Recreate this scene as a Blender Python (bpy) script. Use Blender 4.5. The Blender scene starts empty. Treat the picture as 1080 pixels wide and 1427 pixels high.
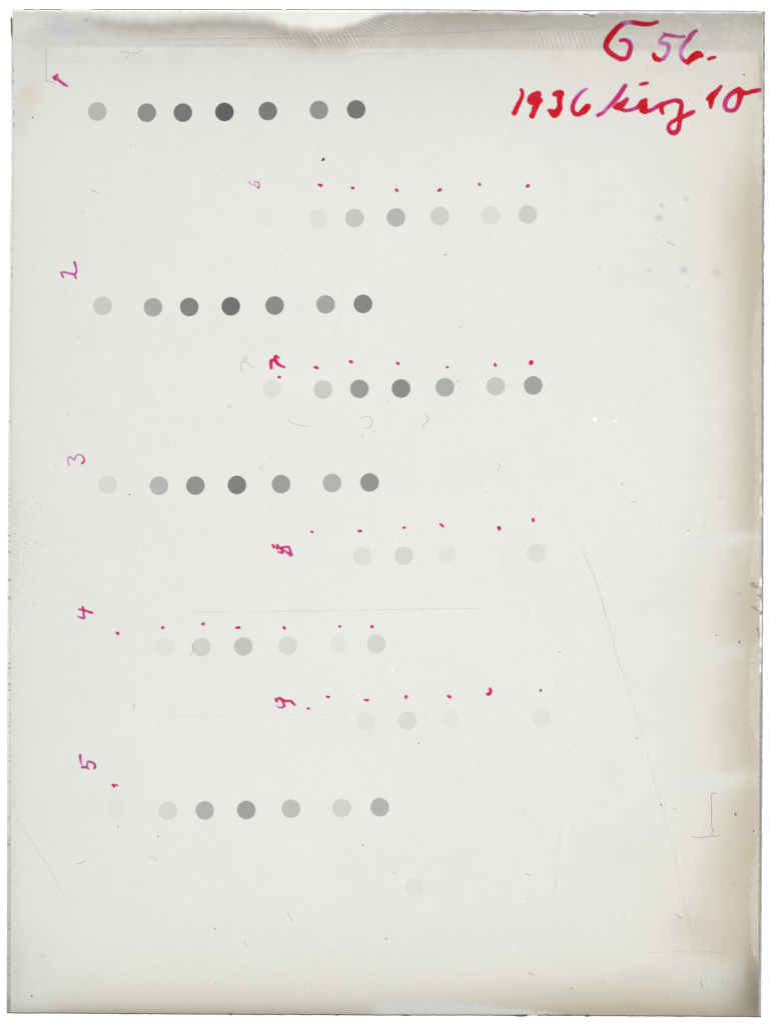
import bpy, math, random
import numpy as np

# ------------------------------------------------------------------ camera, world, light table brightness
sc = bpy.context.scene
col = sc.collection
MM = 0.0001714                      # metres on the plate per survey unit (the 18 x 24 cm plate is 1050 x 1400 units)
MY = MM * 1.00128
THICK = 0.0016                      # glass thickness
ZT = THICK + 0.0002                 # height of the plate's upper face above the light table
TABLE_GLOW = 1.12                   # brightness of the light table (slightly over white, as in the exposure)
CLEAR = 1.062                       # what clear glass lets through of it

cam = bpy.data.cameras.new("camera")
cam_o = bpy.data.objects.new("camera", cam)
col.objects.link(cam_o)
cam_o.location = (0, 0, 1.3 + ZT)
cam.sensor_fit = 'HORIZONTAL'
cam.sensor_width = 36
cam.lens = 36 * 1.3 / (1080 * MM)
cam.clip_start = 0.05
cam.clip_end = 50
sc.camera = cam_o

world = bpy.data.worlds.new("World")
sc.world = world
world.use_nodes = True
world.node_tree.nodes["Background"].inputs[0].default_value = (0.9, 0.95, 1.0, 1)
world.node_tree.nodes["Background"].inputs[1].default_value = 0.06
sc.view_settings.view_transform = 'Standard'
sc.view_settings.look = 'None'
sc.view_settings.exposure = 0
sc.view_settings.gamma = 1
sc.cycles.use_denoising = False
sc.cycles.transparent_max_bounces = 24
sc.cycles.max_bounces = 6
sc.cycles.transmission_bounces = 6
sc.cycles.min_transparent_bounces = 24
sc.cycles.min_light_bounces = 4
sc.cycles.pixel_filter_type = 'BLACKMAN_HARRIS'
sc.cycles.filter_width = 1.5

rng = np.random.default_rng(1936)
random.seed(56)

# ------------------------------------------------------------------ helpers
def X(px): return (np.asarray(px, float) - 540.0) * MM
def Y(py): return (713.5 - np.asarray(py, float)) * MY

def lin(c):
    c = np.clip(np.asarray(c, float) / 255.0, 0, 1)
    return np.where(c <= 0.04045, c / 12.92, ((c + 0.055) / 1.055) ** 2.4)

BASE = np.array([233.0, 232.0, 227.6])

def mesh_obj(name, v, f, mat, parent=None, smooth=False, colors=None):
    me = bpy.data.meshes.new(name)
    v = np.asarray(v, np.float32)
    f = np.asarray(f, np.int32)
    n, k = f.shape
    me.vertices.add(len(v)); me.vertices.foreach_set("co", v.ravel())
    me.loops.add(n * k); me.loops.foreach_set("vertex_index", f.ravel())
    me.polygons.add(n); me.polygons.foreach_set("loop_start", np.arange(0, n * k, k, dtype=np.int32))
    if smooth:
        me.polygons.foreach_set("use_smooth", np.ones(n, bool))
    me.update(calc_edges=True); me.validate()
    if colors is not None:
        a = me.color_attributes.new("film_tint", 'FLOAT_COLOR', 'POINT')
        c4 = np.ones((len(v), 4), np.float32); c4[:, :3] = colors
        a.data.foreach_set("color", c4.ravel())
    me.materials.append(mat)
    o = bpy.data.objects.new(name, me)
    col.objects.link(o)
    if parent is not None:
        o.parent = parent
    return o

def lattice(seed, xx, yy, sx, sy=None):
    """smooth value noise in 0..1"""
    sy = sy or sx
    g = np.random.default_rng(seed).random((256, 256))
    u = xx / sx; v = yy / sy
    iu = np.floor(u).astype(int); iv = np.floor(v).astype(int)
    fu = u - iu; fv = v - iv
    fu = fu * fu * (3 - 2 * fu); fv = fv * fv * (3 - 2 * fv)
    a = g[iu % 256, iv % 256]; b = g[(iu + 1) % 256, iv % 256]
    c = g[iu % 256, (iv + 1) % 256]; d = g[(iu + 1) % 256, (iv + 1) % 256]
    return (a * (1 - fu) + b * fu) * (1 - fv) + (c * (1 - fu) + d * fu) * fv

def fbm(seed, xx, yy, s, octs=4, sy=None):
    r = 0; w = 1; t = 0; sy = sy or s
    for k in range(octs):
        r = r + w * lattice(seed + 17 * k, xx + 31.7 * k, yy + 11.3 * k, s / 2 ** k, sy / 2 ** k); t += w; w *= .55
    return r / t

def ss(a, b, x):
    t = np.clip((x - a) / (b - a), 0, 1)
    return t * t * (3 - 2 * t)

def keys(k, x):
    k = np.array(k, float)
    return np.interp(x, k[:, 0], k[:, 1])

def gauss(xx, yy, cx, cy, rx, ry):
    return np.exp(-((xx - cx) / rx) ** 2 - ((yy - cy) / ry) ** 2)

# ------------------------------------------------------------------ materials
class NT:
    def __init__(self, name):
        self.m = bpy.data.materials.new(name); self.m.use_nodes = True
        self.t = self.m.node_tree; self.t.nodes.clear()
    def n(self, typ, **kw):
        o = self.t.nodes.new(typ)
        for k, v in kw.items():
            if k.startswith('i_'):
                key = k[2:]
                o.inputs[int(key) if key.isdigit() else key].default_value = v
            else:
                setattr(o, k, v)
        return o
    def l(self, a, b): self.t.links.new(a, b)
    def math(self, op, a, b):
        o = self.n('ShaderNodeMath', operation=op)
        for i, q in enumerate((a, b)):
            if isinstance(q, (int, float)): o.inputs[i].default_value = q
            else: self.l(q, o.inputs[i])
        return o.outputs[0]

def film_material(name, source, grain=0.05, weave=0.02, cloud=0.012, gloss=0.5, mottle_scale=5200.0):
    """a thin film of gelatin, silver or dye that the table light passes through"""
    q = NT(name)
    tc = q.n('ShaderNodeTexCoord')
    if source == 'attr':
        src = q.n('ShaderNodeAttribute', attribute_name='film_tint').outputs['Color']
    else:
        src = q.n('ShaderNodeObjectInfo').outputs['Color']
    geo = q.n('ShaderNodeNewGeometry').outputs['Position']
    def noise(scale, detail, stretch=None):
        vec = geo
        if stretch:
            mp = q.n('ShaderNodeMapping'); mp.inputs['Scale'].default_value = stretch
            q.l(geo, mp.inputs['Vector']); vec = mp.outputs[0]
        o = q.n('ShaderNodeTexNoise'); o.inputs['Scale'].default_value = scale
        o.inputs['Detail'].default_value = detail
        q.l(vec, o.inputs['Vector'])
        return q.math('SUBTRACT', o.outputs['Fac'], 0.5)
    g1 = q.math('MULTIPLY', noise(mottle_scale, 1.5), grain * 2.2)
    g2 = q.math('MULTIPLY', noise(900.0, 2.0), grain)
    w1 = q.math('MULTIPLY', noise(2600.0, 1.0, (1, 0.05, 1)), weave)
    w2 = q.math('MULTIPLY', noise(2600.0, 1.0, (0.05, 1, 1)), weave)
    c1 = q.math('MULTIPLY', noise(60.0, 3.0), cloud)
    s = q.math('ADD', q.math('ADD', g1, g2), q.math('ADD', q.math('ADD', w1, w2), c1))
    s = q.math('ADD', s, 1.0)
    mul = q.n('ShaderNodeVectorMath', operation='SCALE')
    q.l(src, mul.inputs[0]); q.l(s, mul.inputs['Scale'])
    tr = q.n('ShaderNodeBsdfTransparent'); q.l(mul.outputs[0], tr.inputs[0])
    gl = q.n('ShaderNodeBsdfGlossy'); gl.inputs['Roughness'].default_value = 0.25
    lw = q.n('ShaderNodeFresnel'); lw.inputs['IOR'].default_value = 1.35
    mx = q.n('ShaderNodeMixShader')
    q.l(q.math('MAXIMUM', q.math('MULTIPLY', q.math('SUBTRACT', lw.outputs[0], 0.0235), gloss), 0.0), mx.inputs[0])
    q.l(tr.outputs[0], mx.inputs[1]); q.l(gl.outputs[0], mx.inputs[2])
    out = q.n('ShaderNodeOutputMaterial'); q.l(mx.outputs[0], out.inputs[0])
    return q.m

M_emul = film_material("gelatin_emulsion", 'attr', grain=0.022, weave=0.03, mottle_scale=3600.0)
M_spot = film_material("developed_silver", 'object', grain=0.02, weave=0.02, cloud=0.03, gloss=0.0)
M_ink = film_material("red_dye_ink", 'attr', grain=0.12, weave=0.0, cloud=0.0, gloss=0.25, mottle_scale=3500.0)
M_edge = film_material("ground_glass_edge", 'attr', grain=0.08, weave=0.0, cloud=0.0, gloss=0.0)
M_scratch = film_material("scratched_gelatin", 'object', grain=0.05, weave=0.0, cloud=0.0, gloss=0.0, mottle_scale=900.0)

def glass_material():
    q = NT("clear_plate_glass")
    # refracting glass; the mirror term starts above the faint head-on reflection (coated by the emulsion)
    g = q.n('ShaderNodeBsdfRefraction'); g.inputs['IOR'].default_value = 1.5
    g.inputs['Roughness'].default_value = 0.0
    g.inputs['Color'].default_value = (0.977, 0.978, 0.977, 1)
    gl = q.n('ShaderNodeBsdfGlossy'); gl.inputs['Roughness'].default_value = 0.0
    fr = q.n('ShaderNodeFresnel'); fr.inputs['IOR'].default_value = 1.5
    mx = q.n('ShaderNodeMixShader')
    q.l(q.math('MAXIMUM', q.math('MULTIPLY', q.math('SUBTRACT', fr.outputs[0], 0.042), 1.044), 0.0), mx.inputs[0])
    q.l(g.outputs[0], mx.inputs[1]); q.l(gl.outputs[0], mx.inputs[2])
    out = q.n('ShaderNodeOutputMaterial'); q.l(mx.outputs[0], out.inputs[0])
    return q.m
M_glass = glass_material()

def dust_material(name, c, alpha):
    q = NT(name)
    p = q.n('ShaderNodeBsdfPrincipled')
    ns = q.n('ShaderNodeTexNoise'); ns.inputs['Scale'].default_value = 4000
    rp = q.n('ShaderNodeMapRange'); rp.inputs['To Min'].default_value = 0.6; rp.inputs['To Max'].default_value = 1.4
    q.l(ns.outputs['Fac'], rp.inputs['Value'])
    v = q.n('ShaderNodeVectorMath', operation='SCALE'); v.inputs[0].default_value = c
    q.l(rp.outputs[0], v.inputs['Scale']); q.l(v.outputs[0], p.inputs['Base Color'])
    p.inputs['Roughness'].default_value = 0.9; p.inputs['Alpha'].default_value = alpha
    out = q.n('ShaderNodeOutputMaterial'); q.l(p.outputs[0], out.inputs[0])
    return q.m
M_dust = dust_material("grey_dust", (0.08, 0.075, 0.07), 0.7)
M_fibre = dust_material("lint_fibre", (0.12, 0.11, 0.10), 0.52)

def table_material():
    q = NT("opal_acrylic_lit")
    p = q.n('ShaderNodeBsdfPrincipled')
    p.inputs['Base Color'].default_value = (0.03, 0.03, 0.03, 1); p.inputs['Roughness'].default_value = 0.5
    p.inputs['Specular IOR Level'].default_value = 0.1
    ns = q.n('ShaderNodeTexNoise'); ns.inputs['Scale'].default_value = 9
    rp = q.n('ShaderNodeMapRange'); rp.inputs['To Min'].default_value = TABLE_GLOW * 0.99
    rp.inputs['To Max'].default_value = TABLE_GLOW * 1.01
    q.l(ns.outputs['Fac'], rp.inputs['Value']); q.l(rp.outputs[0], p.inputs['Emission Strength'])
    p.inputs['Emission Color'].default_value = (1, 1, 0.995, 1)
    out = q.n('ShaderNodeOutputMaterial'); q.l(p.outputs[0], out.inputs[0])
    return q.m

# ------------------------------------------------------------------ the light table
def slab(x0, x1, y0, y1, z0, z1):
    v = [(x0, y0, z0), (x1, y0, z0), (x1, y1, z0), (x0, y1, z0), (x0, y0, z1), (x1, y0, z1), (x1, y1, z1), (x0, y1, z1)]
    f = [(0, 3, 2, 1), (4, 5, 6, 7), (0, 1, 5, 4), (1, 2, 6, 5), (2, 3, 7, 6), (3, 0, 4, 7)]
    return v, f
v, f = slab(-0.35, 0.35, -0.40, 0.40, -0.012, 0.0)
tab = mesh_obj("light_table", v, f, table_material())
tab['kind'] = 'structure'
tab['label'] = 'white evenly lit light table surface under the glass plate'

# ------------------------------------------------------------------ the plate: outline
def xlo(y):
    return keys([(13, 17), (22, 16.6), (24, 14.4), (46, 15.2), (54, 16.2), (150, 16), (240, 15.5), (330, 14), (560, 12), (700, 11), (860, 10.5), (1100, 10), (1412, 9.2)], y) \
        + 0.35 * (lattice(5, y, y * 0, 9) - .5)
def xli(y): return keys([(13, 19), (150, 20), (240, 19.7), (330, 18.7), (560, 16.4), (700, 15.6), (1100, 15), (1412, 15)], y)
def xri(y): return keys([(15, 1063), (110, 1063.5), (300, 1062.4), (500, 1061.9), (900, 1061.6), (1000, 1059.7), (1416, 1057.6)], y)
def xro(y):
    n = lattice(9, y, y * 0, 4) + lattice(19, y, y * 0, 11)
    return keys([(15, 1066.1), (100, 1066), (300, 1065.3), (500, 1064.8), (760, 1064), (1000, 1063), (1416, 1061)], y) \
        + (n - 1) * keys([(15, .7), (120, 1.2), (400, .9), (600, .4), (1416, .35)], y)
def yt(x): return keys([(17, 13.3), (500, 13.3), (700, 14.4), (860, 15), (1066, 15.8)], x)
def yb(x): return keys([(9, 1412.3), (300, 1414.2), (540, 1415.3), (780, 1415.8), (1061, 1417.6)], x) + 0.5 * (lattice(77, x, x * 0, 6) - .5)

plate = bpy.data.objects.new("photographic_plate", None)
col.objects.link(plate)
plate.empty_display_size = 0.02
plate['label'] = 'glass photographic plate with grey spots and red ink writing, lying on the light table'
plate['category'] = 'photographic plate'

def outline_loops(n=220):
    ys = np.linspace(0, 1, n)
    top, bot = [], []
    def add(lst, xs, y): lst.append(np.stack([xs, y], 1))
    yl = 13.8 + ys * (1411.8 - 13.8)
    yr = 15.6 + ys * (1417 - 15.6)
    xt_ = 19.5 + ys * (1062.5 - 19.5); xb_ = 15.5 + ys * (1057.2 - 15.5)
    # upper face loop (clockwise in page coordinates)
    add(top, xt_, yt(xt_) + .3); add(top, xri(yr)[1:] , yr[1:]); add(top, xb_[::-1][1:], (yb(xb_) - .6)[::-1][1:]); add(top, xli(yl)[::-1][1:-1], yl[::-1][1:-1])
    xt2 = 17 + ys * (1066 - 17); xb2 = 9.4 + ys * (1060.8 - 9.4)
    add(bot, xt2, yt(xt2) - .3); add(bot, xro(yr)[1:], yr[1:]); add(bot, xb2[::-1][1:], (yb(xb2) + .0)[::-1][1:]); add(bot, xlo(yl)[::-1][1:-1], yl[::-1][1:-1])
    return np.concatenate(top), np.concatenate(bot)
tp, bt = outline_loops()
n = len(tp)
Z0 = ZT - THICK
# the glass body is its two polished faces; its ground sides are the cut_edge parts that join them
verts = [(X(a), Y(b), ZT) for a, b in tp] + [(X(a) * 1.00123, Y(b) * 1.00123, Z0) for a, b in bt] + [(X(540), Y(713), ZT), (X(540), Y(713), Z0)]
faces = []
for i in range(n):
    j = (i + 1) % n
    faces.append((i, i + n, j + n, j))
faces4 = faces
me = bpy.data.meshes.new("glass")
fl = [(2 * n, j, (j + 1) % n) for j in range(n)][::1] + [(2 * n + 1, n + (j + 1) % n, n + j) for j in range(n)]
me.from_pydata([tuple(map(float, q)) for q in verts], [], fl)
import bmesh
bm = bmesh.new(); bm.from_mesh(me)
for fc in bm.faces:
    fc.normal_update()
    if (fc.normal.z > 0) != (fc.calc_center_median().z > (ZT + Z0) / 2): fc.normal_flip()
bm.to_mesh(me); bm.free()
me.materials.append(M_glass)
glass = bpy.data.objects.new("glass", me); col.objects.link(glass); glass.parent = plate

# ------------------------------------------------------------------ emulsion (grid that follows the plate's outline)
def seg(a, b, d): return np.linspace(a, b, max(2, int(round((b - a) / d)) + 1))[:-1]
gx = np.concatenate([seg(17.5, 60, 1.5), seg(60, 820, 2.0), seg(820, 866, .7), seg(866, 980, 2.0), seg(980, 1062, 1.0), [1062.0]])
gy = np.concatenate([seg(13.5, 76, 1.0), seg(76, 577, 3.0), seg(577, 593, .7), seg(593, 1330, 3.0), seg(1330, 1416, 1.2), [1416.0]])
GX, GY = np.meshgrid(gx, gy, indexing='ij')
s = (GX - 17.5) / (1062 - 17.5); t = (GY - 13.5) / (1416 - 13.5)
y_a = yt(GX) + .5; y_b = yb(GX) - 1.0
PY = y_a + t * (y_b - y_a)
PX = (xli(PY) + .2) * (1 - s) + (xri(PY) - .2) * s
xx, yy = PX, PY
u = xri(yy) - xx                       # distance from the right edge
v = yb(xx) - yy                        # distance from the bottom edge
d = yy - yt(xx)                        # distance from the top edge
w = xx - xli(yy)                       # distance from the left edge
C = np.ones(xx.shape + (3,)) * BASE
def mix(c, a):
    global C
    a = np.clip(a, 0, 1)[..., None]
    C = C * (1 - a) + np.array(c, float) * a

N1 = fbm(1, xx, yy, 220, 4); N2 = fbm(2, xx, yy, 60, 4); N3 = fbm(3, xx, yy, 14, 3); N4 = fbm(4, xx, yy, 5, 2)
mix((236, 237, 233), ss(.45, .75, N1) * .4)
mix((227, 228, 223), ss(.5, .8, N2) * .22)
# broad uneven density towards the borders
mix((222, 223, 219), np.exp(-w / 130.) * .75)
mix((205, 206, 202), np.exp(-w / 14.) * (.25 + .3 * ss(900, 1400, yy) + .25 * ss(560, 680, yy) * ss(900, 760, yy)))
mix((217, 216, 210), np.exp(-(d - 50).clip(0) / 80.) * .95)
mix((221, 216, 206), gauss(xx, yy, 1010, 95, 230, 75) * .55)
mix((216, 210, 197), gauss(xx, yy, 1060, 110, 60, 90) * .6)
mix((219, 217, 208), np.exp(-v / 90.) * .8)
mix((208, 206, 196), np.exp(-v / 38.) * .7)
mix((186, 184, 175), np.exp(-v / 16.) * (.75 + .2 * N3))
mix((150, 146, 132), np.exp(-v / 6.5) * (.55 + .3 * ss(740, 820, xx) + .2 * ss(560, 300, xx)))
mix((176, 165, 140), np.exp(-(v / 24.) ** 1.4) * ss(620, 830, xx) * .92)
mix((203, 195, 177), np.exp(-(v / 46.) ** 2) * ss(740, 960, xx) * .6)
mix((205, 200, 182), np.exp(-((v - 22) / 16.) ** 2) * ss(520, 760, xx) * .5)
mix((214, 215, 214), gauss(xx, yy, 45, 1360, 40, 70) * .5)
mix((200, 200, 197), gauss(xx, yy, 18, 1360, 18, 60) * .6)
mix((190, 184, 172), np.exp(-v / 4.) * ss(70, 30, xx) * .5)
# clean pale strip along the foot of the plate, with a comb-like upper edge
tri = np.abs(((xx + 1.5 * N3 * 6) / 7.2) % 1 - .5) * 2
top_s = keys([(540, 19), (600, 17), (680, 12), (720, 8), (790, 2), (800, 0)], xx) + 5 * tri * ss(500, 560, xx) + 2 * (N4 - .5)
a = ss(-1.0, 1.5, top_s - v) * ss(495, 545, xx) * ss(805, 740, xx)
mix((207, 208, 205), a * .85)
mix((150, 150, 146), a * np.exp(-v / 1.3) * .8)
# right edge: brown-yellow staining
amp = keys([(60, .12), (140, .22), (210, .45), (260, .8), (330, 1), (430, 1), (520, .85), (570, .9), (700, .95), (735, .8), (748, .35), (762, .6), (790, .9), (880, 1), (905, .75), (930, .9), (1060, .8),
            (1085, .5), (1110, .8), (1200, .95), (1320, .95), (1360, .6), (1417, .6)], yy)
width = 1.3 * keys([(60, 18), (200, 40), (260, 48), (450, 40), (600, 34), (850, 46), (1000, 50), (1100, 42), (1220, 62), (1300, 70), (1417, 45)], yy) * (.85 + .35 * N2)
prof = np.exp(-(u / (width * .95)) ** 2.8)
mix((224, 222, 212), np.exp(-(u / (width * 2.1)) ** 2) * .75 * ss(70, 200, yy))
mix((210, 203, 187), prof * amp * .85)
mix((196, 186, 164), np.exp(-(u / (width * .66)) ** 2.2) * amp * (.54 + .3 * (N2 - .3)))
mix((190, 177, 152), np.exp(-((u - 14) / 9.) ** 2) * amp * .22)
# washed streaks running in from the right edge
for cy, x0, r, ry, st in ((751, 1012, 36, 7, .75), (757, 995, 30, 6, .3), (911, 1005, 24, 12, .6), (1084, 1008, 32, 9, .8), (1092, 985, 40, 8, .4), (628, 985, 24, 5, .3)):
    mix((226, 228, 225), gauss(xx, yy, x0, cy - (xx - x0) * .04, r * (.7 + .5 * N2), ry * (.5 + 1.0 * N3)) * st * .85 * ss(1056, 1030, xx))
mix((212, 202, 186), gauss(xx, yy, 974, 1300, 42, 34) * .55 * (.7 + .6 * N2))
mix((213, 206, 192), gauss(xx, yy, 912, 1372, 44, 22) * .6)
mix((219, 212, 206), gauss(xx, yy, 905, 1368, 18, 12) * .4)
mix((213, 214, 206), gauss(xx, yy, 1002, 1368, 44, 24) * .85)
mix((196, 196, 188), gauss(xx, yy, 1028, 1385, 26, 30) * .5)
mix((170, 150, 125), gauss(xx, yy, 1046, 1358, 9, 40) * .45)
mix((128, 121, 106), np.exp(-(u / 20.) ** 1.4) * ss(1300, 1400, yy) * .65)
mix((104, 98, 84), np.exp(-u / 32.) * np.exp(-v / 40.) * 1.0)
mix((172, 162, 140), np.exp(-(v / 22.) ** 1.5) * ss(760, 900, xx) * .6)
mix((198, 194, 184), gauss(xx, yy, 992, 1411, 9, 6) * .6)
mix((195, 190, 178), gauss(xx, yy, 970, 1413, 5, 4) * .5)
mix((150, 139, 116), np.exp(-v / 8.) * ss(850, 1000, xx) * .45)
# pale peeled strip right at the edge with a frilled inner border
pr = keys([(60, 0), (120, 0), (150, 8), (225, 12), (258, 4), (275, 0), (395, 0), (405, 3), (425, 7), (480, 15), (560, 14), (580, 9), (600, 8), (660, 9), (700, 10), (745, 10), (775, 14), (800, 15), (815, 6), (890, 2), (902, 12), (960, 17),
           (1000, 14), (1030, 5), (1050, 0), (1165, 0), (1175, 6), (1220, 10), (1260, 13), (1320, 10), (1335, 4), (1345, 0), (1417, 0)], yy)
frill = np.abs(((yy + 8 * N3 - .5 * u) / 4.6) % 1 - .5) * 2
a = ss(-1.2, 1.6, pr - u + (frill - .5) * 3.6 * (pr > 3) * (.3 + 1.4 * N3) + 4 * (N4 - .5) + 2.5 * (N3 - .5)) * (pr > .5)
mix((217, 214, 204), a * .42 * (.6 + .7 * N3))
mix((222, 221, 212), a * ss(3, 0, np.abs(pr - u)) * .35)
mix((176, 176, 168), ss(3.5, 0, u) * .4)
mix((95, 95, 90), ss(1.2, .2, u) * .6 * ss(100, 300, yy))
# bright nicks right at the edge
for y0, y1, st in ((40, 62, .9), (62, 110, .5), (660, 672, .6), (693, 704, .8), (707, 720, .9), (806, 818, 1), (838, 850, 1), (858, 880, .95), (880, 902, .9), (912, 918, .7), (926, 938, .9)):
    mix((252, 251, 243), ss(y0 - 1.5, y0 + 1, yy) * ss(y1 + 1.5, y1 - 1, yy) * ss(3.4, 1.6, u + 3.5 * (N4 - .5) + 2.5 * (N3 - .5)) * st)
# top right corner
mix((118, 104, 80), gauss(xx, yy, 1059.5, 26, 2.2, 9) * .8)
mix((150, 138, 115), gauss(xx, yy, 1058, 40, 5, 20) * .55)
mix((168, 163, 138), ss(9, 2, u) * ss(60, 90, yy) * ss(150, 110, yy) * .6)
# ---- the broad grey band across the top (edge of the developing dish mark)
yband = 64.3 + (xx - 16) * .0058
soft_b = keys([(16, 1.3), (500, 1.8), (700, 2.4), (900, 4), (1063, 7)], xx)
band = ss(1, -1, (yy - yband) / soft_b) * (.88 + .26 * (N2 - .5) * ss(500, 700, xx))
bc = ss(100, 420, xx)
mix((203, 204, 201), band * .72 * (1 - bc)); mix((198, 195, 187), band * .8 * bc); mix((193, 187, 173), band * ss(600, 1000, xx) * .3)
mix((226, 226, 222), gauss(xx, yy, 60, 68, 500, 3) * .2)
# brown zone with a wavy clean margin above it
yw = keys([(16, 17), (60, 20), (130, 22), (165, 27), (220, 29), (280, 24), (340, 25), (375, 30), (405, 40), (435, 44), (470, 42), (495, 34), (520, 24), (545, 18.5), (600, 17.2), (700, 18), (730, 19), (760, 18.5),
           (812, 20), (840, 18), (900, 18), (1050, 18), (1063, 17)], xx) + 1.6 * (fbm(8, xx, yy * 0, 9, 2) - .5) * 2
soft = keys([(16, 8), (300, 10), (430, 9), (520, 5), (600, 3), (1063, 3)], xx)
bamp = keys([(16, .0), (110, .1), (140, .65), (220, .8), (340, .8), (400, 1), (560, 1.0), (640, 1.1), (760, .95), (860, .75), (950, .6), (1063, .7)], xx)
below = yy - yw
blen = keys([(16, 14), (200, 15), (300, 15), (420, 16), (500, 22), (600, 30), (700, 26), (800, 24), (1063, 22)], xx)
brown = ss(-soft * .3, soft, below) * np.exp(-((below - soft * .8).clip(0) / blen) ** 2)
mix((164, 157, 143), brown * bamp * (.88 + .25 * (N2 - .5)))
mix((180, 170, 160), brown * bamp * gauss(xx, yy, 520, 42, 90, 14) * .35)
clean = ss(1, -soft, below) * ss(40, 110, xx)
mix((246, 245, 239), clean * keys([(16, .3), (120, .55), (360, .6), (400, .85), (500, .9), (560, .7), (700, .5), (1063, .55)], xx))
m_clear = ss(1.2, -1.2, d - keys([(16, 2.5), (120, 2.8), (300, 3.0), (380, 3.6), (520, 3.6), (560, 2.2), (640, 1.6), (790, 1.7), (812, 5), (824, 5), (840, 2), (1063, 1.8)], xx) - 1.8 * (fbm(12, xx, yy, 6, 2) - .5) * 2)
mix((255, 255, 253), m_clear * keys([(16, 1), (540, 1), (620, .75), (800, .75), (810, 1), (830, 1), (845, .7), (1063, .7)], xx))
# finger marks: families of ridges
def ridges(cx, cy, rx, ry, ang, period, bend, st, seed):
    global C
    th = math.radians(ang)
    dx, dy = xx - cx, yy - cy
    q = dx * math.cos(th) + dy * math.sin(th) + bend * (dx * dx) * .01 + 2.4 * (fbm(seed, xx, yy, 18, 3) - .5) * 2
    r = .5 + .5 * np.cos(2 * math.pi * q / period)
    m = gauss(xx, yy, cx, cy, rx, ry) * (.15 + 1.5 * fbm(seed + 3, xx, yy, 11, 3) ** 1.5 * 1.3)
    mix((232, 229, 224), r ** 1.9 * m * st)
    mix((150, 145, 136), (1 - r) ** 2 * m * st * .22)
ridges(465, 55, 62, 12, -32, 5.6, .05, .75, 41)
ridges(535, 36, 58, 13, -62, 4.8, -.12, .55, 43)
ridges(390, 58, 34, 12, -25, 6.2, .0, .35, 45)
ridges(785, 57, 50, 15, -16, 6.3, -.06, .62, 47)
ridges(905, 55, 22, 12, -20, 5.2, .06, .35, 49)
mix((214, 214, 212), gauss(xx, yy, 882, 60, 14, 14) * .35)
# corner blotches top left
mix((190, 192, 195), gauss(xx, yy, 88, 38, 34, 18) * .6 * (.6 + .8 * N3))
mix((222, 222, 218), gauss(xx, yy, 38, 34, 24, 16) * .6)
mix((200, 198, 186), gauss(xx, yy, 50, 60, 14, 16) * .55 * (.4 + 1.2 * N4))
mix((212, 204, 186), gauss(xx, yy, 38, 130, 20, 26) * .85 * (.4 + N2 * .5 + .4 * N3) * ss(138, 160, xx + yy + 14 * (N3 - .5)) )
mix((214, 212, 200), gauss(xx, yy, 26, 165, 12, 30) * .5)
mix((212, 214, 213), gauss(xx, yy, 40, 90, 26, 24) * .5)
for i in range(26):                      # small bubbles and peeled flecks
    cx = rng.uniform(850, 1058); cy = rng.uniform(18, 62)
    rr = rng.uniform(1.2, 2.6); q = np.hypot(xx - cx, yy - cy)
    mix((224, 224, 218), np.exp(-((q - rr) / .9) ** 2) * .32 * (.3 + 1.3 * N4))
# soft grey smudges
for cx, cy, rx, ry, st in ((922, 286, 3, 3, .8), (918, 304, 5, 4, .8), (956, 277.5, 3, 3, .8), (953, 376, 4.5, 4.5, .75), (903.5, 377, 5, 2.4, .45), (999, 380, 6, 5, .55), (958, 398, 2.4, 2, .45),
                           (1004.5, 692, 3, 3, .4), (982, 735, 2.5, 3, .35), (319.5, 566.5, 3.4, 1.6, .5), (364, 651.5, 1.6, 1.6, .8), (378, 636, 2.4, 2.0, .3), (1007, 40, 4, 2, .6),
                           (259, 60.5, 4, 2.2, .35), (58, 707, 1.8, 3.5, .4), (486, 1282, 1.5, 2, .3), (77, 649, 2, 3, .35), (443, 111, 2, 2.4, .3)):
    mix((172, 173, 170), gauss(xx, yy, cx, cy, rx, ry) * st * .68 * (.6 + .8 * N4))
# pinholes where the emulsion is missing (bright)
for cx, cy, rx, ry in ((829, 584.6, 4.0, 3.4), (858.2, 586.6, 2.6, 1.6), (803, 1047.4, 1.8, 1.6), (501, 970, 2, 2), (559, 939, 1.4, 1.4), (760, 957.5, 1.3, 1.3), (547, 933, 2.5, 1)):
    st = 1.0 if rx > 2.2 else .7
    mix((255, 255, 252), ss(1.25, .75, np.hypot((xx - cx) / rx, (yy - cy) / ry)) * st)
# fine mottling
mix((216, 216, 212), band * .17)
C = C + (N4 - .5)[..., None] * 2.2 + (N3 - .5)[..., None] * 2.4 * (1 + 3 * (d < 70))[..., None]
C = C + (rng.random(xx.shape) - .5)[..., None] * 1.6
T = lin(C.clip(0, 255)) / CLEAR
zz = np.full(xx.shape, ZT + 0.00006)
V = np.stack([X(xx), Y(yy), zz], -1).reshape(-1, 3)
ni, nj = xx.shape
I = np.arange(ni * nj).reshape(ni, nj)
F = np.stack([I[:-1, :-1], I[:-1, 1:], I[1:, 1:], I[1:, :-1]], -1).reshape(-1, 4)
emul = mesh_obj("emulsion", V, F, M_emul, plate, colors=T.reshape(-1, 3))

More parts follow.
